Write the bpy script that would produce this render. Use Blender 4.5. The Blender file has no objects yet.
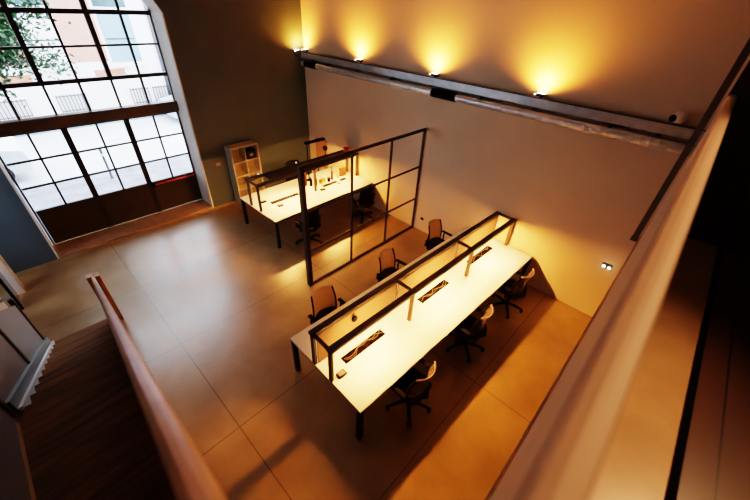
import bpy, bmesh, math, random
from mathutils import Vector, Matrix, Euler
random.seed(7)
SC = bpy.context.scene
COL = SC.collection
PI = math.pi
R = math.radians

# ------------------------------------------------------------------ materials
def srgb(r, g, b):
    f = lambda c: (c/255/12.92) if c/255 <= .04045 else ((c/255+.055)/1.055)**2.4
    return (f(r), f(g), f(b), 1)

def mat(name, col, rough=.5, metal=0., var=.12, scale=6., bump=0., spec=.5, detail=4., stretch=None, coat=0.):
    m = bpy.data.materials.new(name); m.use_nodes = True
    nt = m.node_tree; n = nt.nodes; l = nt.links
    b = n['Principled BSDF']
    b.inputs['Roughness'].default_value = rough
    b.inputs['Metallic'].default_value = metal
    b.inputs['Specular IOR Level'].default_value = spec
    if coat: b.inputs['Coat Weight'].default_value = coat; b.inputs['Coat Roughness'].default_value = .15
    tc = n.new('ShaderNodeTexCoord'); mp = n.new('ShaderNodeMapping')
    if stretch: mp.inputs['Scale'].default_value = stretch
    l.new(tc.outputs['Object'], mp.inputs['Vector'])
    no = n.new('ShaderNodeTexNoise'); no.inputs['Scale'].default_value = scale; no.inputs['Detail'].default_value = detail
    l.new(mp.outputs['Vector'], no.inputs['Vector'])
    cr = n.new('ShaderNodeValToRGB')
    cr.color_ramp.elements[0].position = .3; cr.color_ramp.elements[1].position = .7
    c = Vector(col[:3])
    cr.color_ramp.elements[0].color = (*(c*(1-var)), 1); cr.color_ramp.elements[1].color = (*[min(1, x) for x in (c*(1+var))], 1)
    l.new(no.outputs['Fac'], cr.inputs['Fac']); l.new(cr.outputs['Color'], b.inputs['Base Color'])
    if bump:
        bp = n.new('ShaderNodeBump'); bp.inputs['Strength'].default_value = bump; bp.inputs['Distance'].default_value = .01
        l.new(no.outputs['Fac'], bp.inputs['Height']); l.new(bp.outputs['Normal'], b.inputs['Normal'])
    return m

def emit(name, col, strength):
    m = bpy.data.materials.new(name); m.use_nodes = True
    nt = m.node_tree; nt.nodes.clear()
    e = nt.nodes.new('ShaderNodeEmission'); o = nt.nodes.new('ShaderNodeOutputMaterial')
    e.inputs['Color'].default_value = (*col[:3], 1); e.inputs['Strength'].default_value = strength
    nt.links.new(e.outputs[0], o.inputs[0]); return m

def glass(name, tint=(1, 1, 1), gloss=.06):
    m = bpy.data.materials.new(name); m.use_nodes = True
    nt = m.node_tree; n = nt.nodes; n.clear()
    t = n.new('ShaderNodeBsdfTransparent'); t.inputs[0].default_value = (*tint, 1)
    g = n.new('ShaderNodeBsdfGlossy'); g.inputs['Roughness'].default_value = .02
    fr = n.new('ShaderNodeFresnel'); fr.inputs['IOR'].default_value = 1.3
    mx = n.new('ShaderNodeMixShader'); o = n.new('ShaderNodeOutputMaterial')
    nt.links.new(fr.outputs[0], mx.inputs[0]); nt.links.new(t.outputs[0], mx.inputs[1]); nt.links.new(g.outputs[0], mx.inputs[2])
    nt.links.new(mx.outputs[0], o.inputs[0]); return m

def floor_mat():
    m = bpy.data.materials.new('polished_concrete'); m.use_nodes = True
    nt = m.node_tree; n = nt.nodes; l = nt.links; b = n['Principled BSDF']
    tc = n.new('ShaderNodeTexCoord')
    n1 = n.new('ShaderNodeTexNoise'); n1.inputs['Scale'].default_value = .55; n1.inputs['Detail'].default_value = 6; n1.inputs['Roughness'].default_value = .5; n1.inputs['Distortion'].default_value = .6
    n2 = n.new('ShaderNodeTexNoise'); n2.inputs['Scale'].default_value = 2.2; n2.inputs['Detail'].default_value = 6; n2.inputs['Roughness'].default_value = .5; n2.inputs['Distortion'].default_value = .25
    for q in (n1, n2): l.new(tc.outputs['Object'], q.inputs['Vector'])
    cr = n.new('ShaderNodeValToRGB'); e = cr.color_ramp.elements
    e[0].position = .2; e[0].color = (.23, .135, .055, 1); e[1].position = .8; e[1].color = (.38, .25, .12, 1)
    l.new(n1.outputs['Fac'], cr.inputs['Fac'])
    cr2 = n.new('ShaderNodeValToRGB'); e = cr2.color_ramp.elements
    e[0].position = .3; e[0].color = (.74, .72, .70, 1); e[1].position = .75; e[1].color = (1.1, 1.1, 1.1, 1)
    l.new(n2.outputs['Fac'], cr2.inputs['Fac'])
    mul = n.new('ShaderNodeMix'); mul.data_type = 'RGBA'; mul.blend_type = 'MULTIPLY'; mul.inputs[0].default_value = .9
    l.new(cr.outputs['Color'], mul.inputs[6]); l.new(cr2.outputs['Color'], mul.inputs[7])
    # saw-cut joints
    sx = n.new('ShaderNodeSeparateXYZ'); l.new(tc.outputs['Object'], sx.inputs[0])
    def joint(sock, off, period):
        a = n.new('ShaderNodeMath'); a.operation = 'SUBTRACT'; a.inputs[1].default_value = off; l.new(sock, a.inputs[0])
        p = n.new('ShaderNodeMath'); p.operation = 'PINGPONG'; p.inputs[1].default_value = period/2; l.new(a.outputs[0], p.inputs[0])
        c = n.new('ShaderNodeMath'); c.operation = 'LESS_THAN'; c.inputs[1].default_value = .008; l.new(p.outputs[0], c.inputs[0]); return c
    jx = joint(sx.outputs[0], -2.78, 1.93); jy = joint(sx.outputs[1], .555, 2.93)
    mxx = n.new('ShaderNodeMath'); mxx.operation = 'MAXIMUM'; l.new(jx.outputs[0], mxx.inputs[0]); l.new(jy.outputs[0], mxx.inputs[1])
    fac = n.new('ShaderNodeMath'); fac.operation = 'MULTIPLY'; fac.inputs[1].default_value = .6; l.new(mxx.outputs[0], fac.inputs[0])
    jm = n.new('ShaderNodeMix'); jm.data_type = 'RGBA'; jm.inputs[7].default_value = (.05, .03, .015, 1)
    l.new(fac.outputs[0], jm.inputs[0]); l.new(mul.outputs[2], jm.inputs[6]); l.new(jm.outputs[2], b.inputs['Base Color'])
    rr = n.new('ShaderNodeMapRange'); rr.inputs[1].default_value = .15; rr.inputs[2].default_value = .85; rr.inputs[3].default_value = .25; rr.inputs[4].default_value = .40
    l.new(n2.outputs['Fac'], rr.inputs[0]); l.new(rr.outputs[0], b.inputs['Roughness'])
    b.inputs['Specular IOR Level'].default_value = .5
    b.inputs['Coat Weight'].default_value = .2; b.inputs['Coat Roughness'].default_value = .2
    bp = n.new('ShaderNodeBump'); bp.inputs['Strength'].default_value = .12; bp.inputs['Distance'].default_value = .01
    l.new(n2.outputs['Fac'], bp.inputs['Height']); l.new(bp.outputs['Normal'], b.inputs['Normal'])
    return m

def plank_mat(name, c1, c2, axis='y', width=.14, rough=.35):
    m = mat(name, c1, rough, 0, .35, 3., .05, stretch=((1, .12, 1) if axis == 'y' else (.12, 1, 1)))
    nt = m.node_tree; n = nt.nodes; l = nt.links; b = n['Principled BSDF']
    tc = n['Texture Coordinate']; sx = n.new('ShaderNodeSeparateXYZ'); l.new(tc.outputs['Object'], sx.inputs[0])
    p = n.new('ShaderNodeMath'); p.operation = 'PINGPONG'; p.inputs[1].default_value = width/2
    l.new(sx.outputs[0 if axis == 'y' else 1], p.inputs[0])
    c = n.new('ShaderNodeMath'); c.operation = 'LESS_THAN'; c.inputs[1].default_value = .004; l.new(p.outputs[0], c.inputs[0])
    mx = n.new('ShaderNodeMix'); mx.data_type = 'RGBA'; mx.inputs[7].default_value = c2
    src = b.inputs['Base Color'].links[0].from_socket
    l.new(c.outputs[0], mx.inputs[0]); l.new(src, mx.inputs[6]); l.new(mx.outputs[2], b.inputs['Base Color'])
    return m

M = {}
M['floor'] = floor_mat()
M['plaster'] = mat('warm_white_plaster', (.60, .47, .335, 1), .8, 0, .05, 1.2, .03)
M['bluegrey'] = mat('blue_grey_paint', (.050, .078, .105, 1), .7, 0, .08, 1.5)
M['ceiling'] = mat('ceiling_paint', (.45, .42, .38, 1), .9, 0, .04)
M['reveal'] = mat('pale_reveal_plaster', (.62, .60, .57, 1), .8, 0, .05)
M['darksteel'] = mat('dark_brown_steel', (.022, .016, .013, 1), .42, .3, .2, 9)
M['gatesteel'] = mat('brown_painted_gate', (.035, .024, .018, 1), .5, .0, .15, 5)
M['transom'] = mat('brown_transom_steel', (.075, .045, .028, 1), .45, 0, .15, 5)
M['red'] = mat('red_push_bar', (.65, .015, .015, 1), .3, 0, .05)
M['black'] = mat('black_plastic', (.0035, .003, .003, 1), .85, 0, .2, 20, spec=.05)
M['blackmetal'] = mat('black_metal', (.018, .016, .016, 1), .35, .5, .2, 12)
M['desk'] = mat('white_laminate', (.37, .39, .46, 1), .45, 0, .02, 2)
M['edge'] = mat('desk_edge_dark', (.06, .05, .04, 1), .5)
M['rail'] = mat('dark_bronze_rail', (.016, .010, .007, 1), .5, .0, .2, 8)
M['post'] = mat('bronze_post', (.05, .027, .016, 1), .5, .0, .2, 8)
M['panel'] = mat('peach_divider', (.085, .048, .034, 1), .7, 0, .05, 3)
M['panel_dark'] = mat('dark_frame_shelf', (.02, .013, .009, 1), .7, 0, .1, 3)
M['slot'] = mat('cable_slot_shade', (.004, .0025, .002, 1), .9, 0, .4, 12, spec=.0)  # near-black so the flat strip carries the shade of a recess
M['cable'] = mat('cable_beige', (.035, .025, .02, 1), .8)
M['cabledark'] = mat('cable_dark', (.01, .008, .008, 1), .8)
M['galv'] = mat('galvanised_steel', (.36, .39, .42, 1), .36, .4, .18, 7)
M['duct'] = mat('spiral_duct_metal', (.56, .62, .68, 1), .24, .5, .12, 9)
def sheer(name, col, t):
    m = mat(name, col, .8, 0, .1, 60); nt = m.node_tree; n = nt.nodes
    tr = n.new('ShaderNodeBsdfTransparent'); mx = n.new('ShaderNodeMixShader'); mx.inputs[0].default_value = 1-t
    nt.links.new(tr.outputs[0], mx.inputs[1]); nt.links.new(n['Principled BSDF'].outputs[0], mx.inputs[2]); nt.links.new(mx.outputs[0], n['Material Output'].inputs[0])
    return m
M['mesh'] = sheer('sheer_mesh_fabric', (.10, .07, .06, 1), .6)
M['rim'] = mat('pale_back_rim', (.30, .20, .17, 1), .55)
M['seat'] = mat('black_seat_fabric', (.006, .0055, .006, 1), .9, 0, .25, 70, spec=.15)
M['shelf'] = mat('white_shelving', (.36, .32, .26, 1), .5, 0, .04)
M['wood'] = mat('oak_handrail', (.50, .27, .13, 1), .45, 0, .16, 6, .03, stretch=(.25, 4, 4), coat=.25, spec=.35)
M['newel'] = mat('newel_wood', (.34, .15, .055, 1), .45, 0, .2, 6, stretch=(4, 4, .3))
M['tread'] = mat('dark_wood_tread', (.20, .082, .03, 1), .6, 0, .4, 4., .03, stretch=(5, .5, 5), spec=.15)
M['plank'] = plank_mat('dark_wood_planks', (.085, .036, .02, 1), (.008, .004, .003, 1), 'y', .155, .33)
M['white'] = mat('white_paint', (.72, .70, .68, 1), .5, 0, .03)
M['string'] = mat('grey_stringer', (.22, .24, .25, 1), .5, 0, .08)
M['greypanel'] = mat('taupe_panel', (.23, .19, .17, 1), .42, 0, .04)
M['guard'] = mat('beige_guard_panel', (.50, .40, .33, 1), .5, 0, .06, 3)
M['toprail'] = mat('beige_wood_rail', (.62, .44, .31, 1), .45, 0, .10, 5, stretch=(4, .3, 4))
M['slab'] = mat('brown_stained_concrete', (.58, .36, .18, 1), .28, 0, .22, 2.5, .03)
M['darkwall'] = mat('dark_brown_wall', (.022, .016, .012, 1), .75, 0, .15, 2)
M['glass'] = glass('window_glass')
M['bottle'] = mat('brown_bottle', (.06, .022, .01, 1), .15, 0, .1)
M['yellow'] = mat('yellow_card', (.40, .22, .03, 1), .6)
M['redpot'] = mat('red_plastic', (.55, .06, .03, 1), .4)
M['card'] = mat('brown_card', (.10, .05, .025, 1), .7)
M['cork'] = mat('cork_board', (.34, .17, .08, 1), .8, 0, .2, 30)
WARM = (1., .385, .085)
M['strip'] = emit('warm_led_strip', WARM, 900)
M['strip_dim'] = emit('warm_led_strip_dim', WARM, 110)
M['lens'] = emit('uplight_lens', (1., .70, .36), 30)
M['dim'] = emit('dim_bulb', (1., .78, .52), .7)
M['bulb'] = emit('bulb_and_glint', (1., .82, .60), 5)
M['pavement'] = mat('pale_paving', (.20, .20, .225, 1), .6, 0, .3, 2.5)
M['road'] = mat('street_asphalt', (.58, .58, .60, 1), .7, 0, .12, 2)
M['facade'] = mat('pink_white_facade', (.80, .72, .68, 1), .8, 0, .04, .6)
M['brick'] = mat('salmon_brick', (.46, .18, .11, 1), .8, 0, .12, 4)
M['winblue'] = mat('pale_blue_shutter', (.20, .30, .35, 1), .4, 0, .12, 1.5)
M['windark'] = mat('dark_window_glass', (.05, .09, .10, 1), .25, 0, .35, 2)
M['iron'] = mat('grey_iron_grille', (.07, .07, .08, 1), .5)
M['leaf'] = mat('tree_leaf', (.022, .075, .018, 1), .5, 0, .7, 5)
M['bark'] = mat('tree_bark', (.10, .07, .05, 1), .9, 0, .3, 12, .2)
M['carpaint'] = mat('white_car_paint', (.80, .82, .86, 1), .25, 0, .03)
M['carpaint2'] = mat('grey_car_paint', (.45, .50, .58, 1), .25, 0, .03)
M['carglass'] = mat('car_window', (.10, .13, .20, 1), .08)
M['tyre'] = mat('tyre_rubber', (.02, .02, .02, 1), .8)

# ------------------------------------------------------------------ mesh builder
class MB:
    def __init__(s): s.bm = bmesh.new()
    def box(s, x0, x1, y0, y1, z0, z1, bev=0.):
        ps = [(x, y, z) for z in (z0, z1) for y in (y0, y1) for x in (x0, x1)]
        v = [s.bm.verts.new(p) for p in ps]
        fs = [s.bm.faces.new([v[i] for i in q]) for q in ((0, 2, 3, 1), (4, 5, 7, 6), (0, 1, 5, 4), (2, 6, 7, 3), (0, 4, 6, 2), (1, 3, 7, 5))]
        if bev:
            es = {e for f in fs for e in f.edges}
            bmesh.ops.bevel(s.bm, geom=list(es), offset=bev, segments=2, affect='EDGES', profile=.5)
        return s
    def bar(s, a, b, w, h, bev=0., up=(0, 0, 1)):
        a = Vector(a); b = Vector(b); d = (b-a); L = d.length; d.normalize()
        u = Vector(up)
        if abs(d.dot(u)) > .99: u = Vector((0, 1, 0))
        sx = d.cross(u).normalized(); uu = sx.cross(d).normalized()
        ps = []
        for t in (a, b):
            for i, j in ((-1, -1), (1, -1), (1, 1), (-1, 1)): ps.append(t+sx*(i*w/2)+uu*(j*h/2))
        v = [s.bm.verts.new(p) for p in ps]
        fs = [s.bm.faces.new([v[i] for i in q]) for q in ((3, 2, 1, 0), (4, 5, 6, 7), (0, 1, 5, 4), (1, 2, 6, 5), (2, 3, 7, 6), (3, 0, 4, 7))]
        if bev:
            es = {e for f in fs for e in f.edges}
            bmesh.ops.bevel(s.bm, geom=list(es), offset=bev, segments=2, affect='EDGES', profile=.5)
        return s
    def tube(s, pts, r, n=10, closed=False):
        pts = [Vector(p) for p in pts]; rings = []
        rs = r if isinstance(r, (list, tuple)) else [r]*len(pts)
        prev = None
        for i, p in enumerate(pts):
            if closed: d = pts[(i+1) % len(pts)]-pts[i-1]
            else: d = pts[min(i+1, len(pts)-1)]-pts[max(i-1, 0)]
            d.normalize()
            if prev is None:
                u = Vector((0, 0, 1)) if abs(d.z) < .9 else Vector((1, 0, 0))
                u = (u-d*u.dot(d)).normalized()
            else:
                u = (prev-d*prev.dot(d)).normalized()
            prev = u; w = d.cross(u)
            rings.append([s.bm.verts.new(p+(u*math.cos(2*PI*k/n)+w*math.sin(2*PI*k/n))*rs[i]) for k in range(n)])
        m = len(rings)
        for i in range(m if closed else m-1):
            A = rings[i]; B = rings[(i+1) % m]
            for k in range(n):
                f = s.bm.faces.new((A[k], A[(k+1) % n], B[(k+1) % n], B[k])); f.smooth = True
        if not closed:
            s.bm.faces.new(rings[0][::-1]); s.bm.faces.new(rings[-1])
        return s
    def lathe(s, prof, c=(0, 0, 0), n=20):
        c = Vector(c); rings = []
        for r, z in prof:
            rings.append([s.bm.verts.new(c+Vector((max(r, .0004)*math.cos(2*PI*k/n), max(r, .0004)*math.sin(2*PI*k/n), z))) for k in range(n)])
        for A, B in zip(rings, rings[1:]):
            for k in range(n):
                f = s.bm.faces.new((A[k], A[(k+1) % n], B[(k+1) % n], B[k])); f.smooth = True
        s.bm.faces.new(rings[0][::-1]); s.bm.faces.new(rings[-1])
        return s
    def prism(s, poly, fn, d0, d1):
        """poly of 2-D points, fn(u, v, d) -> xyz"""
        A = [s.bm.verts.new(fn(u, v, d0)) for u, v in poly]; B = [s.bm.verts.new(fn(u, v, d1)) for u, v in poly]
        s.bm.faces.new(A[::-1]); s.bm.faces.new(B)
        k = len(poly)
        for i in range(k): s.bm.faces.new((A[i], A[(i+1) % k], B[(i+1) % k], B[i]))
        return s
    def grid(s, fn, nu, nv, th=None):
        V = [[s.bm.verts.new(fn(i/nu, j/nv)) for j in range(nv+1)] for i in range(nu+1)]
        for i in range(nu):
            for j in range(nv):
                f = s.bm.faces.new((V[i][j], V[i+1][j], V[i+1][j+1], V[i][j+1])); f.smooth = True
        return s
    def build(s, name, m, parent=None, solid=0.):
        bmesh.ops.recalc_face_normals(s.bm, faces=s.bm.faces)
        me = bpy.data.meshes.new(name); s.bm.to_mesh(me); s.bm.free()
        me.materials.append(m)
        o = bpy.data.objects.new(name, me); COL.objects.link(o)
        if parent: o.parent = parent
        if solid:
            md = o.modifiers.new('solid', 'SOLIDIFY'); md.thickness = solid; md.offset = 0
        return o

def tag(o, label=None, cat=None, group=None, kind=None):
    if label: o['label'] = label
    if cat: o['category'] = cat
    if group: o['group'] = group
    if kind: o['kind'] = kind
    return o
def thing(name, label, cat, loc=(0, 0, 0), rz=0., group=None):
    o = bpy.data.objects.new(name, None); COL.objects.link(o)
    o.empty_display_size = .1; o.location = loc; o.rotation_euler = (0, 0, rz)
    return tag(o, label, cat, group)
def struct(name, mb, m, label=None, cat=None, parent=None):
    o = mb.build(name, m, parent)
    if not parent: tag(o, label, cat, None, 'structure')
    return o
def dup(root, loc, rz, label, group=None):
    r = root.copy(); COL.objects.link(r); r.location = loc; r.rotation_euler = (0, 0, rz)
    r['label'] = label
    if group: r['group'] = group
    for ch in list(root.children):
        c = ch.copy(); COL.objects.link(c); c.parent = r
        for g in list(ch.children):
            d = g.copy(); COL.objects.link(d); d.parent = c
    return r
def box(*a, **k): return MB().box(*a, **k)

# ------------------------------------------------------------------ room shell
YW = 6.40      # long plaster wall
XW = -8.75     # window wall face
XD = -9.40     # gate plane
H = 7.2
struct('floor', box(XD-.3, 4.2, -4.0, YW+.3, -.2, 0), M['floor'], 'polished brown concrete ground floor with saw-cut joints', 'floor')
struct('wall_back', box(XW-.7, 4.2, YW, YW+.3, 0, H), M['plaster'], 'long plaster wall carrying the cable tray and uplights', 'wall')
struct('ceiling', box(XD-.3, 4.2, -4.0, YW+.3, H, H+.2), M['ceiling'], 'ceiling above the hall', 'ceiling')
struct('wall_right', box(4.0, 4.2, -4.0, YW, 0, H), M['plaster'], 'wall at the right end behind the mezzanine', 'wall')
wf = MB()
wf.box(XW-.7, -8.3, -3.0, -2.8, 0, H); wf.box(-6.5, 4.2, -3.0, -2.8, 0, H)
wf.box(-8.3, -6.5, -3.0, -2.8, 3.2, H); wf.box(-8.3, -6.5, -3.0, -2.8, 0, .9)
struct('wall_front', wf, M['plaster'], 'wall on the entrance side behind the stairs', 'wall')
w2 = thing('added_window', 'unseen side window added behind the stairs to let daylight onto the entrance', 'window', (-7.4, -2.9, 2.05)); w2['kind'] = 'structure'  # unseen opening added to bring daylight in from the left
b = MB()
for x in (-.88, 0, .88): b.box(x-.03, x+.03, -.03, .03, -1.15, 1.15)
for z in (-1.13, 0, 1.13): b.box(-.9, .9, -.03, .03, z-.025, z+.025)
b.build('window_frame', M['darksteel'], w2)
box(-.9, .9, -.004, .004, -1.15, 1.15).build('pane', M['glass'], w2)
# window wall with arched opening
yo0, yo1 = -.38, 3.04
arch = [(yo1, 4.40), (2.86, 4.72), (2.5, 4.98), (1.95, 5.16), (1.33, 5.22), (.7, 5.16), (.16, 4.98), (-.2, 4.72), (yo0, 4.40)]
f = lambda u, v, d: (d, u, v)
w = MB()
w.box(XD-.1, XW, yo1, YW, 0, H)
w.box(XD-.1, XW, -4.0, yo0, 0, H)
k = len(arch)
for (a, b) in zip(arch, arch[1:]):
    w.prism([(a[0], a[1]), (a[0], H), (b[0], H), (b[0], b[1])], f, XD-.1, XW)
struct('wall_left', w, M['bluegrey'], 'dark blue-grey painted wall around the arched window gate', 'wall')
# pale reveal lining the opening
rv = MB()
rv.box(XD-.05, XW+.006, yo1-.025, yo1+.002, 0, 4.4)
rv.box(XD-.05, XW+.006, yo0-.002, yo0+.02, 0, 4.4)
for (a, b) in zip(arch, arch[1:]):
    rv.prism([(a[0], a[1]+.002), (b[0], b[1]+.002), (b[0], b[1]-.025), (a[0], a[1]-.025)], f, XD-.05, XW+.006)
struct('trim_1', rv, M['reveal'], 'pale plaster reveal lining the arched opening', 'window reveal')
struct('trim_2', box(XD+.03, XW+.0, yo0+.025, yo1-.03, 0, .035), mat('brown_threshold', (.30, .19, .12, 1), .4, 0, .2, 5), 'brown threshold strip in front of the gate', 'threshold')
# transom
struct('trim_3', box(XD-.06, XD+.14, yo0+.022, yo1-.027, 2.44, 2.66, bev=.01), M['transom'], 'thick brown steel transom across the window gate', 'transom')
YC = [yo0+.03+(yo1-yo0-.06)*i/6 for i in range(7)]
def archz(y):
    pts = sorted(arch)
    for (a, b) in zip(pts, pts[1:]):
        if a[0] <= y <= b[0]: return a[1]+(b[1]-a[1])*(y-a[0])/(b[0]-a[0])
    return 4.4
# upper window
win = thing('window_1', 'arched upper steel window above the transom', 'window', (XD, 0, 0)); win['kind'] = 'structure'
fr = MB()
for i, y in enumerate(YC):
    t = .085 if i in (2, 4) else .042
    z1 = archz(min(max(y, yo0+.02), yo1-.02))-.01
    if i in (2, 4):
        fr.box(-.03, .03, y-.02, y+.02, 2.6, 3.25); fr.box(-.04, .04, y-t/2, y+t/2, 3.24, z1)
    else: fr.box(-.03, .03, y-t/2, y+t/2, 2.6, z1)
fr.box(-.04, .04, YC[0], YC[-1], 3.19, 3.265); fr.box(-.03, .03, YC[0], YC[-1], 3.795, 3.835); fr.box(-.045, .045, YC[0], YC[-1], 4.33, 4.41)
fr.build('window_frame', M['darksteel'], win)
pn = MB()
pn.prism([(y, z-.01) for y, z in arch[::-1]]+[(yo1, 2.62), (yo0, 2.62)], f, -.004, .004)
pn.build('pane', M['glass'], win)
# three gate leaves
for li in range(3):
    ya, yb = YC[2*li], YC[2*li+2]
    d = thing('door_%d' % (li+1), ['left brown gate leaf with six panes', 'middle brown gate leaf with six panes', 'right brown door leaf with six panes and a red push bar'][li], 'door', (XD, 0, 0)); d['kind'] = 'structure'
    g = MB()
    s0 = .055 if li else .035; s1 = .055 if li < 2 else .035
    g.box(-.03, .03, ya, ya+s0, .03, 2.43); g.box(-.03, .03, yb-s1, yb, .03, 2.43)
    g.box(-.03, .03, ya, yb, 2.39, 2.43)
    g.build('door_frame', M['darksteel'], d)
    b = MB(); ym = YC[2*li+1]
    b.box(-.02, .02, ym-.02, ym+.02, .84, 2.41)
    for z in (1.365, 1.885): b.box(-.02, .02, ya+.04, yb-.04, z-.019, z+.019)
    b.build('glazing_bar', M['darksteel'], d)
    box(-.028, .028, ya+.04, yb-.04, .036, .86, bev=.004).build('door_panel', M['gatesteel'], d)
    box(-.004, .004, ya+.04, yb-.04, .85, 2.40).build('pane', M['glass'], d)
    if li == 2:
        pb = MB(); pb.tube([(.085, ya+.10, .80), (.085, yb-.05, .80)], .017, 10)
        pb.box(.02, .1, yb-.075, yb-.045, .775, .825)
        p = pb.build('push_bar', M['red'], d); p['label'] = 'red panic push bar'
        h = MB(); h.box(.02, .10, ya+.045, ya+.10, .74, .86, bev=.01); h.tube([(.1, ya+.07, .80), (.13, ya+.02, .79)], .012)
        h.build('latch_box', M['black'], d)

# ------------------------------------------------------------------ cable tray and duct on the long wall
t = thing('cable_trunking', 'galvanised steel trunking running the length of the plaster wall above the duct', 'cable tray', (0, YW, 3.45))
m_ = MB()
m_.box(XW+.04, .45, -.13, -.118, 0, .15); m_.box(XW+.04, .45, -.13, -.002, 0, .012); m_.box(XW+.04, .45, -.014, -.002, 0, .15)
m_.build('channel', M['galv'], t)
m_ = MB(); m_.box(XW+.04, .45, -.135, -.11, .148, .165); m_.build('lip', M['blackmetal'], t)
for x in (-8.2, -6.53, -4.35, -2.18, -.4):
    MB().box(x-.03, x+.03, -.15, -.002, -.02, .0).build('bracket', M['blackmetal'], t)
t = thing('air_duct', 'round shiny spiral duct running along the plaster wall under the trunking', 'duct', (0, YW-.11, 3.335))
m_ = MB()
pts = []; rs = []
x = XW+.05
while x < .5:
    pts += [(x, 0, 0), (x+.09, 0, 0), (x+.095, 0, 0), (x+.105, 0, 0)]; rs += [.075, .075, .0768, .0768]; x += .11
m_.tube(pts, rs, 20)
m_.build('pipe', M['duct'], t)
for x0, x1 in ((-4.30, -3.72), (-8.55, -8.05)):
    MB().tube([(x0, 0, 0), (x1, 0, 0)], .084, 20).build('sleeve', M['black'], t)
for x in (-7.6, -5.4, -3.2, -1.0):
    MB().box(x-.02, x+.02, -.088, .109, .078, .1149).build('bracket', M['blackmetal'], t)

# uplights
def uplight(label, loc, rz, lit=True, power=60.):
    u = thing('wall_uplight', label, 'wall light', loc, rz, 'uplights along the cable trunking')
    b = MB(); b.box(-.075, .075, -.075, -.01, 0, .05, bev=.008); b.box(-.02, .02, -.02, 0.0, -.1, .03)
    b.build('housing', M['blackmetal'], u)
    MB().box(-.06, .06, -.068, -.018, .05, .054).build('lens', M['lens'], u)
    MB().lathe([(.0, -.012), (.012, -.006), (.014, .004), (.008, .012), (0, .014)], (-.085, -.09, .03), 10).build('bulb', M['bulb'], u)  # glowing bead placed as the white glare dot left of the lamp
    L = bpy.data.lights.new('uplight_beam', 'SPOT'); L.energy = power; L.color = (1., .31, .03)
    L.spot_size = R(158); L.spot_blend = 1.; L.shadow_soft_size = .06
    lo = bpy.data.objects.new('uplight_beam', L); COL.objects.link(lo); lo.parent = u
    lo.location = (0, -.20, .11); lo.rotation_euler = (R(180-26), 0, 0)   # up, leaning to the wall
    return u
for x, w_ in ((-8.62, 'lit uplight on the trunking in the corner, beside the dark window wall'),
              (-6.53, 'lit uplight on the trunking, second from the window wall'),
              (-4.35, 'lit uplight on the trunking above the steel partition frame'),
              (-2.18, 'lit uplight on the trunking above the long desk, farthest from the window')):
    uplight(w_, (x, YW, 3.62), 0, power=160 if x > -8 else 85)
uplight('lit uplight fixed to the dark window wall right beside the corner', (XW, YW-.26, 3.60), R(90), power=95)
# unlit white spotlight at the end of the tray
t = thing('spotlight', 'unlit round white spotlight at the right end of the trunking', 'spotlight', (-.28, YW-.16, 3.637))
MB().lathe([(0, 0), (.05, .005), (.075, .05), (.078, .1), (.06, .14), (.02, .155)], (0, 0, 0), 18).build('body', M['white'], t)
o = MB().lathe([(0, 0), (.045, 0), (.045, .02), (0, .02)], (0, 0, 0), 16).build('lens', M['black'], t); o.rotation_euler = (R(90), 0, R(-40)); o.location = (-.055, -.055, .06)
MB().box(-.015, .015, -.01, .16, -.02, .03).build('bracket', M['blackmetal'], t)
# low twin wall lamp
t = thing('wall_lamp', 'small twin-headed lamp glowing low on the plaster wall near the guard', 'wall light', (-.15, YW, 1.16))
MB().box(-.09, .07, -.02, 0, -.05, .05, bev=.01).build('back_plate', M['blackmetal'], t)
for dx in (-.05, .035):
    MB().lathe([(0, 0), (.022, .003), (.028, .014), (.022, .028), (0, .032)], (dx, -.06, -.01), 14).build('bulb', M['bulb'], t)
# sockets
t = thing('wall_socket', 'pale wall socket on the dark window wall between gate and bookcase', 'socket', (XW, 3.42, 1.15))
box(0, .012, -.06, .06, -.04, .04, bev=.004).build('plate', M['greypanel'], t)
box(.012, .018, -.045, .045, -.028, .028, bev=.003).build('insert', M['greypanel'], t)
t = thing('wall_socket', 'small dark socket low on the plaster wall beside the partition frame', 'socket', (-4.17, YW, .35))
box(-.05, .05, -.012, 0, -.035, .035, bev=.004).build('plate', M['post'], t)
box(-.035, .035, -.018, -.012, -.022, .022, bev=.003).build('insert', M['black'], t)

# ------------------------------------------------------------------ desks with lighting gantries
def make_desk(label, loc, rz, L, W, slots, legs, group):
    t = thing('workbench', label, 'desk', loc, rz, group)
    box(-W, 0, 0, L, .715, .74, bev=.004).build('tabletop', M['desk'], t)
    b = MB(); b.box(-W+.05, -.05, .05, .09, .655, .714); b.box(-W+.05, -.05, L-.09, L-.05, .655, .714)
    b.box(-W+.05, -W+.09, .05, L-.05, .655, .714); b.box(-.09, -.05, .05, L-.05, .655, .714)
    b.build('under_frame', M['blackmetal'], t)
    for y in legs:
        for x in (-W+.045, -.045):
            box(x-.035, x+.035, y-.035, y+.035, 0, .714, bev=.005).build('leg', M['blackmetal'], t)
    for (x, y0, y1, cab) in slots:
        s = MB()
        s.box(x-.065, x+.065, y0, y1, .7402, .7418)
        s = s.build('cable_slot', M['slot'], t)
        if cab:
            for q in range(2):
                pts = []
                n = 9
                for i in range(n):
                    pts.append((x+random.uniform(-.05, .05), y0+.03+(y1-y0-.06)*i/(n-1), .747+random.uniform(0, .006)))
                MB().tube(pts, .006, 6).build('cable', M['cable'] if q < 1 else M['cabledark'], s)
    return t
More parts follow.
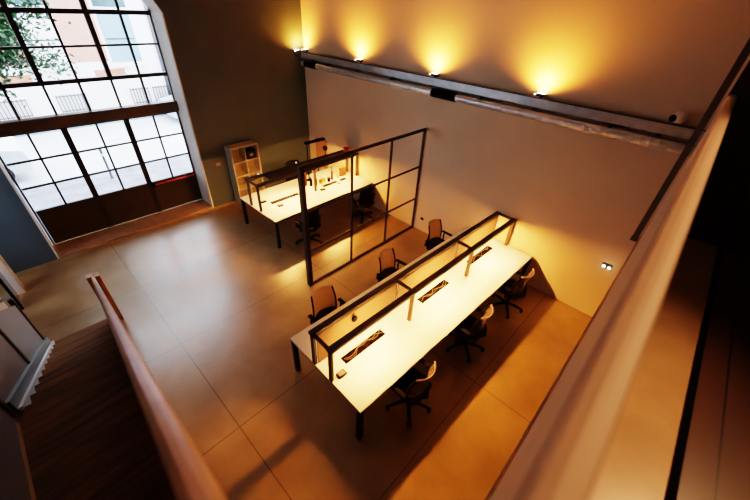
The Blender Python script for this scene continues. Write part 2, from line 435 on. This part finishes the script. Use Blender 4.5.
def make_gantry(label, loc, rz, ys, xn, xf, z0, z1, panel, group, strips=(True, True), shelf=False):
    t = thing('lighting_gantry', label, 'light frame', loc, rz, group)
    for y in ys:
        for x in (xn, xf):
            p = box(x-.03, x+.03, y-.02, y+.02, z0, z1-.05, bev=.003); p.build('post', M['post'] if y > ys[0] else M['rail'], t)
        box(xf, xn, y-.02, y+.02, z1-.05, z1-.01).build('crossbar', M['rail'], t)
    for x in (xn, xf):
        box(x-.045, x+.045, ys[0]-.03, ys[-1]+.03, z1-.055, z1, bev=.004).build('rail', M['rail'], t)
    for a, b in zip(ys, ys[1:]):
        for x, on in ((xn, strips[0]), (xf, strips[1])):
            if on:
                o = box(x-.014, x+.014, a+.32, b-.32, z1-.06, z1-.056).build('light_strip', M['strip'] if x == xn else M['strip_dim'], t); o['label'] = 'warm white light strip'
        if shelf: box(xf+.03, xn-.03, max(a, .42), b, z1-.04, z1-.012).build('shelf', panel, t)
        else: box(xf+.04, xf+.05, a+.03, b-.03, z0+.02, z1-.06).build('divider', panel, t)
    return t
D2 = ((-1.485, 1.57, 0), R(-1.6)); L2 = 4.765
D1 = ((-5.91, 3.25, 0), R(.3)); L1 = 3.13
make_desk('long white shared desk nearest the camera, with three cable slots in view', *D2, L2, 1.53,
          [(-.70, .32, 1.10, True), (-.73, 2.02, 2.80, True), (-.76, 3.56, 4.40, True)], (.04, 2.36, L2-.05), 'white shared desks')
make_gantry('dark light frame standing on the long near desk', D2[0], D2[1], (.02, 1.57, 3.19, 4.715), -.58, -.94, .74, 1.38, M['panel'], 'light frames on the desks')
make_desk('shorter white shared desk beside the bookcase, beyond the partition frame', *D1, L1, 1.55,
          [(-.79, .40, 1.20, True), (-.70, 1.92, 2.74, True)], (.04, L1-.05), 'white shared desks')
make_gantry('dark light frame standing on the far desk beside the bookcase', D1[0], D1[1], (.03, 1.62, 3.09), -.62, -1.03, .74, 1.40, M['panel_dark'], 'light frames on the desks', shelf=True)
# small things on the desks
def W(D, x, y, z=0):
    c, s = math.cos(D[1]), math.sin(D[1]); return (D[0][0]+c*x-s*y, D[0][1]+s*x+c*y, z)
def outlet(label, D, x, y, rz=0):
    t = thing('power_outlet', label, 'outlet', W(D, x, y, .7405), D[1]+rz, 'black outlet boxes on the desks')
    box(-.045, .045, -.065, .065, 0, .03, bev=.008).build('body', M['black'], t)
    box(-.03, .03, -.045, .045, .03, .034, bev=.001).build('socket_face', M['edge'], t)
outlet('black outlet box on the near desk beside the first light frame post', D2, -.56, .17)
outlet('black outlet box on the far desk in front of the first cable slot', D1, -.54, .50)
outlet('black outlet box on the far desk behind the second light frame post', D1, -.96, .30)
outlet('black outlet box on the far desk in front of the second cable slot', D1, -.55, 1.80)
t = thing('webcam', 'round black knob-like webcam hanging on the peach divider of the near desk', 'webcam', W(D2, -.875, .66, 1.22), D2[1])
o = MB().lathe([(0, 0), (.04, .003), (.05, .02), (.045, .04), (0, .05)], (0, 0, 0), 16).build('body', M['black'], t); o.rotation_euler = (0, R(90), 0)
MB().box(-.012, .012, -.01, .01, 0, .08).build('clip', M['blackmetal'], t)

# ------------------------------------------------------------------ partition frame
t = thing('partition_frame', 'tall open dark steel partition frame between the two desks', 'partition', (-4.43, 3.02, 0))
yy = [0, 1.15, 2.26, YW-3.02-.03]
for i, y in enumerate(yy):
    w_ = .05 if i == 0 else .022
    box(-w_, w_, y-w_*.8, y+w_*.8, 0, 2.52, bev=.004).build('post', M['darksteel'], t)
for z, h in ((.02, .035), (.84, .032), (1.68, .032), (2.54, .06)):
    box(-.02, .02, -.03, yy[-1]+.025, z-h/2, z+h/2, bev=.004).build('rail', M['darksteel'], t)

# ------------------------------------------------------------------ task chairs
def make_chair(label, loc, rz, group, meshmat, rimmat):
    """faces local -X"""
    t = thing('task_chair', label, 'chair', loc, rz, group)
    for k in range(5):
        a = R(-48+72*k); c, s = math.cos(a), math.sin(a)
        m = MB(); m.tube([(c*.03, s*.03, .115), (c*.18, s*.18, .10), (c*.31, s*.31, .068)], [.03, .024, .017], 8)
        leg = m.build('base_leg', M['black'], t)
        q = MB(); cx, cy = c*.315, s*.315
        for sg in (-1, 1):
            ox, oy = -s*.016*sg, c*.016*sg
            q.tube([(cx+ox-s*.009*sg, cy+oy+c*.009*sg, .028), (cx+ox+s*.009*sg, cy+oy-c*.009*sg, .028)], .028, 12)
        q.build('caster', M['black'], leg)
    MB().lathe([(.035, .08), (.035, .14), (.025, .15), (.025, .36), (.05, .38), (.09, .40), (.09, .425), (.02, .43)], (0, 0, 0), 14).build('gas_column', M['blackmetal'], t)
    def sf(u, v):
        x = -.25+.47*u; y = -.235+.47*v
        e = 1-((2*v-1)**4)*.10
        return (x*e, y*(1-.10*(2*u-1)**4), .465+.03*((2*v-1)**2)-.02*(max(0, .3-u)/.3)**2)
    o = MB().grid(sf, 10, 10).build('seat', M['seat'], t, solid=.06)
    # backrest mesh, curved around the sitter, leaning back
    def bf(u, v):          # u across, v up
        y = (-.225+.45*u)*(1-.12*v*v); z = .53+.45*v
        x = .17+.07*v-.10*((2*u-1)**2)-.03*math.sin(v*PI)+.0
        return (x+.03, y, z)
    MB().grid(bf, 10, 8).build('backrest', meshmat, t, solid=.008)
    rim = [bf(u/12, 1) for u in range(13)]
    o = MB().tube(rim, .014, 8).build('top_rim', rimmat, t); o['label'] = 'pale curved top rim' if rimmat is M['rim'] else 'black curved top rim'
    b = MB()
    side = [bf(0, 1-i/6) for i in range(7)]+[bf(i/8, 0) for i in range(1, 9)]+[bf(1, i/6) for i in range(1, 7)]
    b.tube(side, .015, 8)
    b.build('back_frame', M['black'], t)
    b = MB(); b.tube([(.05, 0, .40), (.20, 0, .41), (.265, 0, .50), (.25, 0, .66), (.225, 0, .72)], [.028, .026, .024, .02, .016], 8)
    b.build('back_spine', M['black'], t)
    for sg in (-1, 1):
        a = MB(); a.tube([(.03, sg*.20, .44), (.05, sg*.285, .46), (.07, sg*.30, .56), (.05, sg*.295, .66)], [.018, .018, .018, .016], 8)
        a.box(-.14, .12, sg*.295-.035, sg*.295+.035, .655, .68, bev=.01)
        a.build('armrest', M['black'], t)
    return t
c0 = make_chair('pale-backed task chair at the near end of the long desk, stair side', (-1.37, 2.45, 0), 0, 'pale-backed task chairs at the long desk', M['mesh'], M['rim'])
dup(c0, (-1.35, 3.96, 0), R(4), 'pale-backed task chair in the middle of the long desk, nearer the guard')
dup(c0, (-1.30, 5.40, 0), R(-6), 'pale-backed task chair beside the plaster wall, nearer the guard')
dup(c0, (-3.10, 2.42, 0), R(176), 'pale-backed task chair behind the near end of the long desk, by the partition post')
dup(c0, (-3.10, 3.98, 0), R(184), 'pale-backed task chair behind the middle of the long desk')
dup(c0, (-3.12, 5.55, 0), R(178), 'pale-backed task chair behind the long desk, beside the plaster wall')
solid_back = mat('pinkish_grey_mesh', (.20, .135, .115, 1), .85, 0, .1, 60)
for o in list(COL.objects):
    if o.name.startswith('task_chair') and 'behind' in o['label']:
        for ch_ in o.children:
            if ch_.name.startswith('backrest'):
                ch_.data = ch_.data.copy(); ch_.data.materials[0] = solid_back
c1 = make_chair('dark task chair tucked under the far desk, nearer the gate', (-5.66, 3.95, 0), R(3), 'dark task chairs at the far desk', M['seat'], M['black'])
dup(c1, (-5.62, 5.72, 0), R(-5), 'dark task chair tucked under the far desk, beside the plaster wall')
dup(c1, (-7.86, 5.2, 0), R(178), 'dark task chair behind the far desk, only its back showing above the light frame')

# ------------------------------------------------------------------ bookcase
t = thing('bookcase', 'white open cube bookcase against the dark window wall', 'bookcase', (XW+.005, 3.67, 0))
bw, bd, bh = .78, .33, 1.58
b = MB(); b.box(0, bd, 0, .035, 0, bh); b.box(0, bd, bw-.035, bw, 0, bh); b.box(0, bd, 0.035, bw-.035, bh-.035, bh); b.box(0, bd, .035, bw-.035, 0, .035)
b.build('carcass', M['shelf'], t)
ch = (bh-.07-3*.018)/4
for i in range(1, 4):
    z = .035+i*ch+(i-1)*.018
    box(.008, bd-.004, .035, bw-.035, z, z+.018).build('shelf', M['shelf'], t)
for i in range(4):
    z = .035+i*(ch+.018)
    box(.008, bd-.004, bw/2-.009, bw/2+.009, z, z+ch).build('upright', M['shelf'], t)
box(0, .006, .035, bw-.035, .035, bh-.035).build('back_panel', mat('dark_back', (.20, .15, .11, 1), .8), t)
t = thing('storage_box', 'dark box with a pale label in the upper right cell of the bookcase', 'box', (XW+.02, 4.11, 1.188))
box(.01, .26, .0, .28, .003, .22, bev=.006).build('body', M['seat'], t); box(.26, .263, .09, .19, .07, .14).build('label_plate', M['greypanel'], t)

# ------------------------------------------------------------------ clutter on the far desk
def lamp_L():
    t = thing('desk_lamp', 'tall black L-shaped lamp standing behind the light frame of the far desk', 'lamp', W(D1, -1.25, 1.9, .741), D1[1])
    MB().lathe([(0, 0), (.08, 0), (.08, .015), (.02, .022)], (0, 0, 0), 18).build('base', M['black'], t)
    MB().tube([(0, 0, .015), (0, 0, 1.02)], .014, 10).build('pole', M['black'], t)
    box(-.05, .05, -.05, .58, 1.0, 1.05, bev=.008).build('head', M['black'], t)
lamp_L()
t = thing('cork_board', 'brown board leaning on the plaster wall behind the far desk', 'board', (-8.13, YW-.03, 0))
box(-.26, .26, -.015, .015, .50, 1.36, bev=.004).build('board', M['cork'], t)
b = MB()
for sx in (-.2, .2): b.bar((sx, 0, 0.0), (sx, 0, .52), .03, .02)
b.build('stand', M['black'], t)
def bottle(label, x, y, h, m):
    t = thing('bottle', label, 'bottle', W(D1, x, y, .741), 0, 'bottles on the far desk')
    MB().lathe([(0, 0), (.034, 0), (.036, .01), (.036, h*.6), (.014, h*.78), (.013, h*.95), (.013, h*.96)], (0, 0, 0), 16).build('body', m, t)
    MB().lathe([(.015, h*.96), (.015, h), (.0, h)], (0, 0, 0), 12).build('cap', M['black'], t)
bottle('brown bottle on the far desk beside the second light frame post', -.88, 1.84, .27, M['bottle'])
bottle('small black bottle on the far desk, nearest the gate', -.93, 1.72, .24, M['black'])
bottle('dark brown tall bottle on the far desk between the pen pot and the pale bottle', -.88, 2.40, .36, M['bottle'])
bottle('pale tall bottle on the far desk near the wall', -.86, 2.60, .34, M['rim'])
def pot(label, x, y, m):
    t = thing('pen_pot', label, 'pen pot', W(D1, x, y, .741), 0)
    MB().lathe([(0, 0), (.04, 0), (.043, .11), (.038, .11), (.036, .01), (0, .01)], (0, 0, 0), 16).build('cup', m, t)
    for q in range(4):
        a = q*1.7; MB().tube([(.01*math.cos(a), .01*math.sin(a), .02), (.05*math.cos(a), .05*math.sin(a), .19+.01*q)], .004, 6).build('pen', [M['red'], M['yellow'], M['black'], M['white']][q], t)
pot('dark pen pot with pens on the far desk beside the yellow box', -.84, 2.25, M['black'])
t = thing('storage_box', 'small yellow card box on the far desk beside the pen pot', 'box', W(D1, -.88, 2.06, .741), R(12))
box(-.06, .06, -.08, .08, 0, .10, bev=.004).build('carton', M['yellow'], t); box(-.062, .062, -.082, .082, .085, .112, bev=.003).build('lid', M['card'], t)
t = thing('storage_box', 'brown card box on the far desk behind the middle pair of posts', 'box', W(D1, -1.14, 1.62, .741), R(-8))
box(-.07, .07, -.07, .07, 0, .17, bev=.004).build('carton', M['card'], t); box(-.072, .072, -.072, .072, .15, .18, bev=.003).build('lid', M['bottle'], t)
t = thing('storage_box', 'dark brown tall box on the far desk nearest the plaster wall', 'box', W(D1, -.92, 2.80, .741), R(3))
box(-.06, .06, -.10, .10, 0, .24, bev=.004).build('carton', M['card'], t); box(-.062, .062, -.102, .102, .22, .25, bev=.003).build('lid', M['card'], t)
t = thing('mug', 'white mug on the far desk beside the pen pot', 'mug', W(D1, -.56, 2.36, .741), 0)
MB().lathe([(0, 0), (.036, 0), (.04, .09), (.036, .09), (.033, .008), (0, .008)], (0, 0, 0), 16).build('cup', M['white'], t)
MB().tube([(.038, 0, .075), (.065, 0, .07), (.068, 0, .035), (.038, 0, .022)], .006, 8).build('handle', M['white'], t)
t = thing('flower_pot', 'small red pot standing on the light frame of the far desk', 'pot', W(D1, -.83, 2.90, 1.3885), 0)
MB().lathe([(0, 0), (.07, 0), (.095, .15), (.085, .15), (.064, .01), (0, .01)], (0, 0, 0), 18).build('pot', M['redpot'], t)
MB().lathe([(.0, .105), (.077, .106), (.077, .112), (0, .118)], (0, 0, 0), 16).build('soil', M['card'], t)
t = thing('desk_lamp', 'small dark round-headed lamp on a stem clamped to the light frame of the far desk', 'lamp', W(D1, -1.03, 2.32, 1.401), 0)
MB().lathe([(0, 0), (.03, 0), (.03, .02), (.01, .025), (.008, .14)], (0, 0, 0), 14).build('stem', M['black'], t)
MB().lathe([(0, .13), (.05, .15), (.072, .20), (.055, .25), (0, .27)], (0, 0, 0), 16).build('head', M['bottle'], t)
for q, (y, lab) in enumerate(((.32, 'small glowing bulb on the light frame of the far desk, nearer the gate'), (1.38, 'small glowing bulb on the light frame of the far desk, beside the dark chair back'))):
    t = thing('clip_light', lab, 'clip light', W(D1, -1.03, y, 1.401), 0, 'small clip lights on the light frame')
    MB().lathe([(0, 0), (.016, 0), (.014, .02), (0, .021)], (0, 0, 0), 10).build('holder', M['black'], t)
    MB().lathe([(.004, .02), (.02, .03), (.022, .042), (.012, .055), (0, .058)], (0, 0, 0), 12).build('bulb', M['dim'], t)

# ------------------------------------------------------------------ staircase
NR, RUN, RISE, X0 = 11, .283, .1675, -5.93
SY0, SY1 = -.88, -.05
XE = X0+(NR-1)*RUN; ZL = NR*RISE; XL = -1.62      # landing from XE to XL at height ZL
t = thing('staircase', 'dark wooden staircase climbing from the hall floor over a landing to the mezzanine', 'stairs', (0, 0, 0))
for i in range(NR-1):
    x = X0+i*RUN; z = (i+1)*RISE
    MB().box(x-.025, x+RUN+.005, SY0+.03, SY1, z-.035, z, bev=.006).build('tread', M['tread'], t)
MB().box(XE-.025, XL+.01, SY0-.02, SY1, ZL-.04, ZL, bev=.006).build('landing', M['tread'], t)
N2 = 9; R2 = (3.35-ZL)/N2; U2 = .185
for i in range(N2-1):
    x = XL+i*U2; z = ZL+(i+1)*R2
    MB().box(x-.02, min(x+U2+.005, -.14), SY0+.0, SY1, z-.035, z, bev=.006).build('tread', M['tread'], t)
rz_ = MB()
for i in range(NR):
    x = X0+i*RUN; rz_.box(x, x+.015, SY0+.03, SY1, i*RISE, (i+1)*RISE-.035)
for i in range(N2):
    x = XL+i*U2; rz_.box(x, x+.012, SY0+.0, SY1, ZL+i*R2, ZL+(i+1)*R2-.035)
rz_.build('risers', mat('dark_riser', (.03, .013, .006, 1), .6, 0, .2, 5, spec=.15), t)
sl = RISE/RUN
nz = lambda x: RISE+sl*(x-X0)
def board(lo, hi, y0, y1, nm, m, lab=None):
    o = MB().prism([(X0-.06, max(0, nz(X0-.06)+lo)), (X0-.06, nz(X0-.06)+hi), (XE, nz(XE)+hi), (XE, nz(XE)+lo), (X0+.35, max(0, nz(X0+.35)+lo))], lambda u, v, d: (u, d, v), y0, y1).build(nm, m, t)
    if lab: o['label'] = lab
board(-.36, .04, SY0-.0, SY0+.03, 'skirting', M['white'], 'white skirting board')
board(-.45, .15, SY0-.06, SY0-.002, 'stringer', M['string'])
board(-.45, .03, SY1+.002, SY1+.028, 'stringer', M['string'])
# guard of the stairs on the hall side (below the camera)
G0 = Vector((-6.0, -.02, .98)); G1 = Vector((-.02, -.02, 4.33))
t = thing('stair_guard', 'wooden stair guard with newel post and sloping handrail on the hall side', 'stair guard', (0, 0, 0))
b = MB(); b.box(-6.09, -5.97, -.10, -.01, 0, 1.03, bev=.012); b.box(-6.07, -5.95, -.006, .07, 0, 1.02, bev=.01)
b.build('newel', M['newel'], t)
MB().bar(G0, G1, .046, .05, bev=.016).build('handrail', M['wood'], t)
d = (G1-G0)
pv = [(G0.x+.1, G0.z-.02), (G1.x, G1.z-.02), (G1.x, 3.42), (XL, ZL+.1), (XE, ZL+.05), (G0.x+.1, .20)]
MB().prism(pv, lambda u, v, dd: (u, dd, v), -.016, .004).build('panel', M['wood'], t)
# outer balustrade on the other side of the stairs
t = thing('stair_balustrade', 'stair balustrade of taupe panels between brown posts on the far side of the stairs', 'balustrade', (0, 0, 0))
yb_ = SY0-.05
bx = [-5.86, -4.42, XE+.02, XL]
mp = mat('brown_post', (.08, .042, .03, 1), .5)
zb_ = [max(0, nz(x)-RISE+.08) for x in bx]; zb_[2] = zb_[3] = ZL
for x, z in zip(bx, zb_):
    box(x-.028, x+.028, yb_-.028, yb_+.028, z, z+1.10, bev=.005).build('post', mp, t)
for k_, (a, b_) in enumerate(zip(bx, bx[1:])):
    za, zb = zb_[k_], zb_[k_+1]
    lo = .10 if k_ < 2 else .0
    MB().prism([(a+.03, za+lo), (b_-.03, zb+lo), (b_-.03, zb+1.0), (a+.03, za+1.0)], lambda u, v, dd: (u, dd, v), yb_-.01, yb_+.01).build('panel', M['greypanel'], t)
    MB().bar((a-.03, yb_, za+1.12), (b_+.03, yb_, zb+1.12), .05, .04, bev=.01).build('handrail', mp, t)

# ------------------------------------------------------------------ mezzanine and guard in the foreground
ZM = 3.35; YE = 3.43
struct('mezzanine_floor', MB().box(.51, 4.0, -4.0, YE, ZM-.18, ZM), M['plank'], 'dark wooden plank floor of the mezzanine', 'floor')
struct('mezzanine_slab', MB().box(.02, .49, -.9, YE, ZM-.18, ZM-.004).box(-.13, .02, -.9, -.03, ZM-.18, ZM-.004), M['slab'], 'brown stained concrete strip along the mezzanine edge', 'floor edge')
struct('trim_4', box(.488, .512, -.9, YE, ZM-.1, ZM+.012), M['black'], 'black metal joint between concrete strip and planks', 'trim')
struct('mezzanine_wall', MB().box(.03, 4.0, YE, YE+.12, ZM-.18, H), M['darkwall'], 'dark end wall of the mezzanine', 'wall')
struct('trim_5', MB().box(-.032, .012, YE, YE+.06, ZM-.18, ZM+1.6).box(-.036, .02, YE-.01, YE+.07, ZM-.192, ZM-.18), mat('grey_brown_post', (.10, .08, .065, 1), .5), 'black steel post at the end of the mezzanine guard', 'post')
t = thing('mezzanine_guard', 'broad beige mezzanine guard running diagonally along the right side of the view', 'guard', (0, 0, 0))
MB().bar((.055, -.08, 4.355), (.055, YE-.04, 4.355), .05, .045, bev=.02).build('top_rail', M['toprail'], t)
box(.028, .04, -.05, YE-.04, ZM-.19, 4.34).build('panel', M['guard'], t)
box(.018, .0275, -.05, YE-.04, ZM-.2, ZM-.10).build('bottom_channel', M['post'], t)
for y in (0.0, 1.13, 2.26, 3.34):
    box(.042, .075, y-.02, y+.02, ZM, 4.34).build('post', M['rail'], t)

# ------------------------------------------------------------------ white doorway beside the gate, at the left edge
t = thing('door_frame', 'white upright door frame post at the left edge beside the dark wall', 'door frame', (-8.02, -1.06, 0))
box(-.14, .10, -.14, .05, 0, 2.5, bev=.01).build('jamb', M['white'], t); box(-.09, .05, -.07, -.05, 0, 2.45).build('stop', M['string'], t)
t = thing('glass_door', 'dark glazed door with slim black stile at the left edge', 'door', (-7.42, -1.12, 0))
box(-.02, .02, -.02, .02, 0, 2.3).build('stile', M['black'], t)
box(-.44, -.03, -.006, .006, .02, 2.3).build('pane', M['carglass'], t)
t = thing('low_cabinet', 'white low cabinet behind the stair balustrade', 'cabinet', (-6.6, -1.5, 0))
box(-.55, .55, -.35, .28, 0, .72, bev=.01).build('carcass', M['white'], t); box(-.57, .57, -.37, .30, .72, .75, bev=.004).build('worktop', M['white'], t)
for i in range(2): box(-.53+.54*i, -.01+.54*i, .28, .295, .08, .70, bev=.004).build('door', M['reveal'], t)

# ------------------------------------------------------------------ street outside
struct('street_pavement', box(-13.2, XD-.3, -14, 22, -.16, -.03), M['pavement'], 'pale paved street in front of the gate', 'pavement')
struct('street_road', box(-19, -13.2, -14, 22, -.2, -.08), M['road'], 'pale asphalt road in front of the opposite building', 'road')
bd_ = thing('building', 'pale pinkish street building opposite with grilled windows', 'building', (-19, 0, 0))
box(-.6, 0, -8, 16, -.2, 6.6).build('wall', M['facade'], bd_)
b = MB()
for y in (-2.3, .35, 3.45, 6.2):
    b.box(0, .012, y-.1, y+1.0, 1.62, 2.0)
b.build('brick_band', M['brick'], bd_)
b = MB(); b.box(0, .015, 2.75, 4.0, 2.3, 5.0); b.box(0, .015, .2, 1.55, 2.3, 5.0)
b.build('brick_panel', mat('pale_pink_brick', (.50, .24, .17, 1), .8, 0, .06, 5), bd_)
for i, y in enumerate((-3.6, -1.1, 1.55, 4.12, 6.8)):
    wn = box(0, .03, y, y+1.12, 2.25, 3.95).build('shuttered_window', M['winblue'] if i != 2 else M['facade'], bd_)
    box(.03, .045, y+.05, y+1.07, 3.05, 3.10).build('slat', M['windark'], wn)
    box(0, .16, y-.12, y+1.24, 2.08, 2.22).build('sill', M['white'], bd_)
    wn = box(0, .03, y, y+1.12, 4.15, 5.6).build('dark_window', M['windark'], bd_)
for i, y in enumerate((-2.6, -.1, 1.78, 4.38, 5.3)):
    wn = box(0, .03, y, y+(.95 if i < 3 else .7), .56, 1.22).build('cellar_window', M['facade'], bd_)
    g = MB(); n = 8 if i < 3 else 6
    wd = .95 if i < 3 else .7
    for q in range(n+1): g.box(.05, .075, y+wd*q/n-.014, y+wd*q/n+.014, .56, 1.22)
    g.box(.05, .07, y, y+wd, .60, .63); g.box(.05, .07, y, y+wd, 1.15, 1.18)
    g.build('grille', M['iron'], wn)
MB().tube([(.08, 5.95, -.1), (.08, 5.95, 6.5)], .05, 10).build('drainpipe', M['iron'], bd_)
MB().box(0, .05, -8, 16, -.1, .32).build('plinth', M['string'], bd_)
# parked cars
def car(label, loc, rz, paint):
    c = thing('car', label, 'car', loc, rz, 'cars parked in the street')
    side = [(-2.0, .28), (-2.05, .62), (-1.95, .80), (-1.25, .92), (-.72, 1.36), (.75, 1.42), (1.45, 1.0), (2.0, .88), (2.08, .6), (2.0, .28)]
    b = MB(); b.prism(side, lambda u, v, d: (d, u, v), -.82, .82)
    o = b.build('body', paint, c)
    for sx in (-.83, .83):
        g = MB(); g.prism([(-1.02, .95), (-.66, 1.28), (-.02, 1.32), (-.02, .95)], lambda u, v, d: (d, u, v), sx-.01, sx+.01)
        g.prism([(.06, .95), (.06, 1.32), (.70, 1.33), (1.20, 1.0), (1.1, .95)], lambda u, v, d: (d, u, v), sx-.01, sx+.01)
        g.build('side_window', M['carglass'], c)
    for y0, z0, y1, z1, nm in ((-1.2, .96, -.76, 1.33, 'windscreen'), (.82, 1.38, 1.42, 1.02, 'rear_window')):
        g = MB(); off = .012
        g.prism([(y0, z0+off), (y1, z1+off), (y1, z1+off+.012), (y0, z0+off+.012)], lambda u, v, d: (d, u, v), -.68, .68); g.build(nm, M['carglass'], c)
    for sy in (-1.3, 1.28):
        for sx in (-.74, .74):
            MB().tube([(sx-.09, sy, .31), (sx+.09, sy, .31)], .31, 18).build('wheel', M['tyre'], c)
    for sx in (-.6, .6): box(sx-.15, sx+.15, -2.07, -2.02, .60, .72).build('headlight', M['white'], c)
    return c
car('white parked car seen through the lower left panes', (-14.8, -2.0, -.08), R(0), M['carpaint'])
car('grey parked car seen through the top right door panes', (-17.9, 7.3, -.08), R(0), M['carpaint2'])
t = thing('bollard', 'thin grey street bollard on the pavement outside the gate', 'bollard', (-12.6, 1.62, -.03))
MB().lathe([(.05, 0), (.05, .02), (.035, .03), (.035, .86), (.04, .87), (.03, .92), (0, .94)], (0, 0, 0), 14).build('shaft', M['iron'], t)
MB().lathe([(.038, .70), (.04, .71), (.04, .77), (.038, .78)], (0, 0, 0), 14).build('band', M['white'], t)
# tree
tr = thing('tree', 'leafy green street tree hanging into the top left panes', 'tree', (-13.6, -1.0, -.03))
b = MB(); b.tube([(0, 0, 0), (.03, .03, 1.5), (-.02, .1, 3.0), (.05, .25, 4.4), (.1, .5, 6.0)], [.16, .13, .11, .09, .05], 10)
b.build('trunk', M['bark'], tr)
b = MB(); ends = []
for q in range(22):
    z = 2.8+q*.15; a = R(90)+random.uniform(-1.1, 1.1) if q % 3 else random.uniform(0, 2*PI)
    L = random.uniform(.9, 2.0)
    p0 = Vector((0, .15, z)); p2 = p0+Vector((math.cos(a)*L*.6, math.sin(a)*L+.75, random.uniform(-.35, .6))); p1 = (p0+p2)/2+Vector((0, 0, .15))
    b.tube([p0, p1, p2], [.04, .025, .008], 6); ends += [p1, p2, (p1+p2)/2]
b.build('branch', M['bark'], tr)
b = MB()
def leaf(c, s):
    q = Euler((random.uniform(-1, 1), random.uniform(-1, 1), random.uniform(0, 6.28))).to_matrix()
    v = [b.bm.verts.new(c+q@Vector(p)*s) for p in ((-.5, 0, 0), (0, -.24, .03), (.55, 0, 0), (0, .24, .03))]
    b.bm.faces.new(v)
for q in range(13000):
    e = random.choice(ends); s = random.uniform(.10, .2)
    c = e+Vector((random.gauss(0, .24), random.gauss(0, .20), random.gauss(0, .20)))
    leaf(c, s)
b.build('foliage', M['leaf'], tr)

# ------------------------------------------------------------------ light
wd = bpy.data.worlds.new('sky'); SC.world = wd; wd.use_nodes = True
nt = wd.node_tree; bg = nt.nodes['Background']
tc = nt.nodes.new('ShaderNodeTexCoord'); sp = nt.nodes.new('ShaderNodeSeparateXYZ'); rp = nt.nodes.new('ShaderNodeValToRGB')
nt.links.new(tc.outputs['Generated'], sp.inputs[0]); nt.links.new(sp.outputs[2], rp.inputs[0])
rp.color_ramp.elements[0].color = (.80, .90, 1, 1); rp.color_ramp.elements[1].color = (.60, .78, 1, 1)
nt.links.new(rp.outputs[0], bg.inputs['Color']); bg.inputs['Strength'].default_value = 6.0
pl = bpy.data.lights.new('window_portal', 'AREA'); pl.shape = 'RECTANGLE'; pl.size = 5.4; pl.size_y = 3.5
pl.cycles.is_portal = True
p2 = bpy.data.lights.new('side_window_portal', 'AREA'); p2.shape = 'RECTANGLE'; p2.size = 1.8; p2.size_y = 2.3; p2.cycles.is_portal = True
pq = bpy.data.objects.new('side_window_portal', p2); COL.objects.link(pq); pq.location = (-7.4, -3.02, 2.05); pq.rotation_euler = (R(90), 0, 0)
po = bpy.data.objects.new('window_portal', pl); COL.objects.link(po); po.location = (XD-.08, 1.33, 2.65); po.rotation_euler = (0, R(-90), 0)
sl_ = bpy.data.lights.new('soft_sun', 'SUN'); sl_.energy = 4.0; sl_.angle = R(60); sl_.color = (.82, .92, 1)
so = bpy.data.objects.new('soft_sun', sl_); COL.objects.link(so)
so.rotation_euler = Vector((.50, -.40, -1.0)).to_track_quat('-Z', 'Y').to_euler()
# added fill spot without a fixture, warms the mezzanine edge
hs = bpy.data.lights.new('mezzanine_fill_spot', 'SPOT'); hs.energy = 320; hs.color = (1, .50, .24); hs.spot_size = R(48); hs.spot_blend = .8; hs.shadow_soft_size = .15
ho = bpy.data.objects.new('mezzanine_fill_spot', hs); COL.objects.link(ho); ho.location = (1.6, 3.0, 7.0)
ho.rotation_euler = (Vector((.1, 1.1, 4.1))-ho.location).to_track_quat('-Z', 'Y').to_euler()

# ------------------------------------------------------------------ camera
cam = bpy.data.cameras.new('camera'); co = bpy.data.objects.new('camera', cam); COL.objects.link(co)
cam.sensor_width = 36; cam.lens = 36*339.37/750; cam.clip_start = .02
rot = Matrix.Rotation(R(41.822), 3, 'Z') @ Matrix.Rotation(R(54.038), 3, 'X') @ Matrix.Rotation(R(3.314), 3, 'Z')
co.matrix_world = Matrix.Translation((0, 0, 4.75)) @ rot.to_4x4()
cam.dof.use_dof = True; cam.dof.focus_distance = 6.5; cam.dof.aperture_fstop = 1.35
SC.camera = co
SC.view_settings.view_transform = 'Filmic'
SC.view_settings.look = 'High Contrast'
SC.view_settings.exposure = .85
SC.cycles.use_denoising = True
SC.cycles.max_bounces = 8; SC.cycles.diffuse_bounces = 5; SC.cycles.transparent_max_bounces = 12
SC.cycles.sample_clamp_indirect = 8.
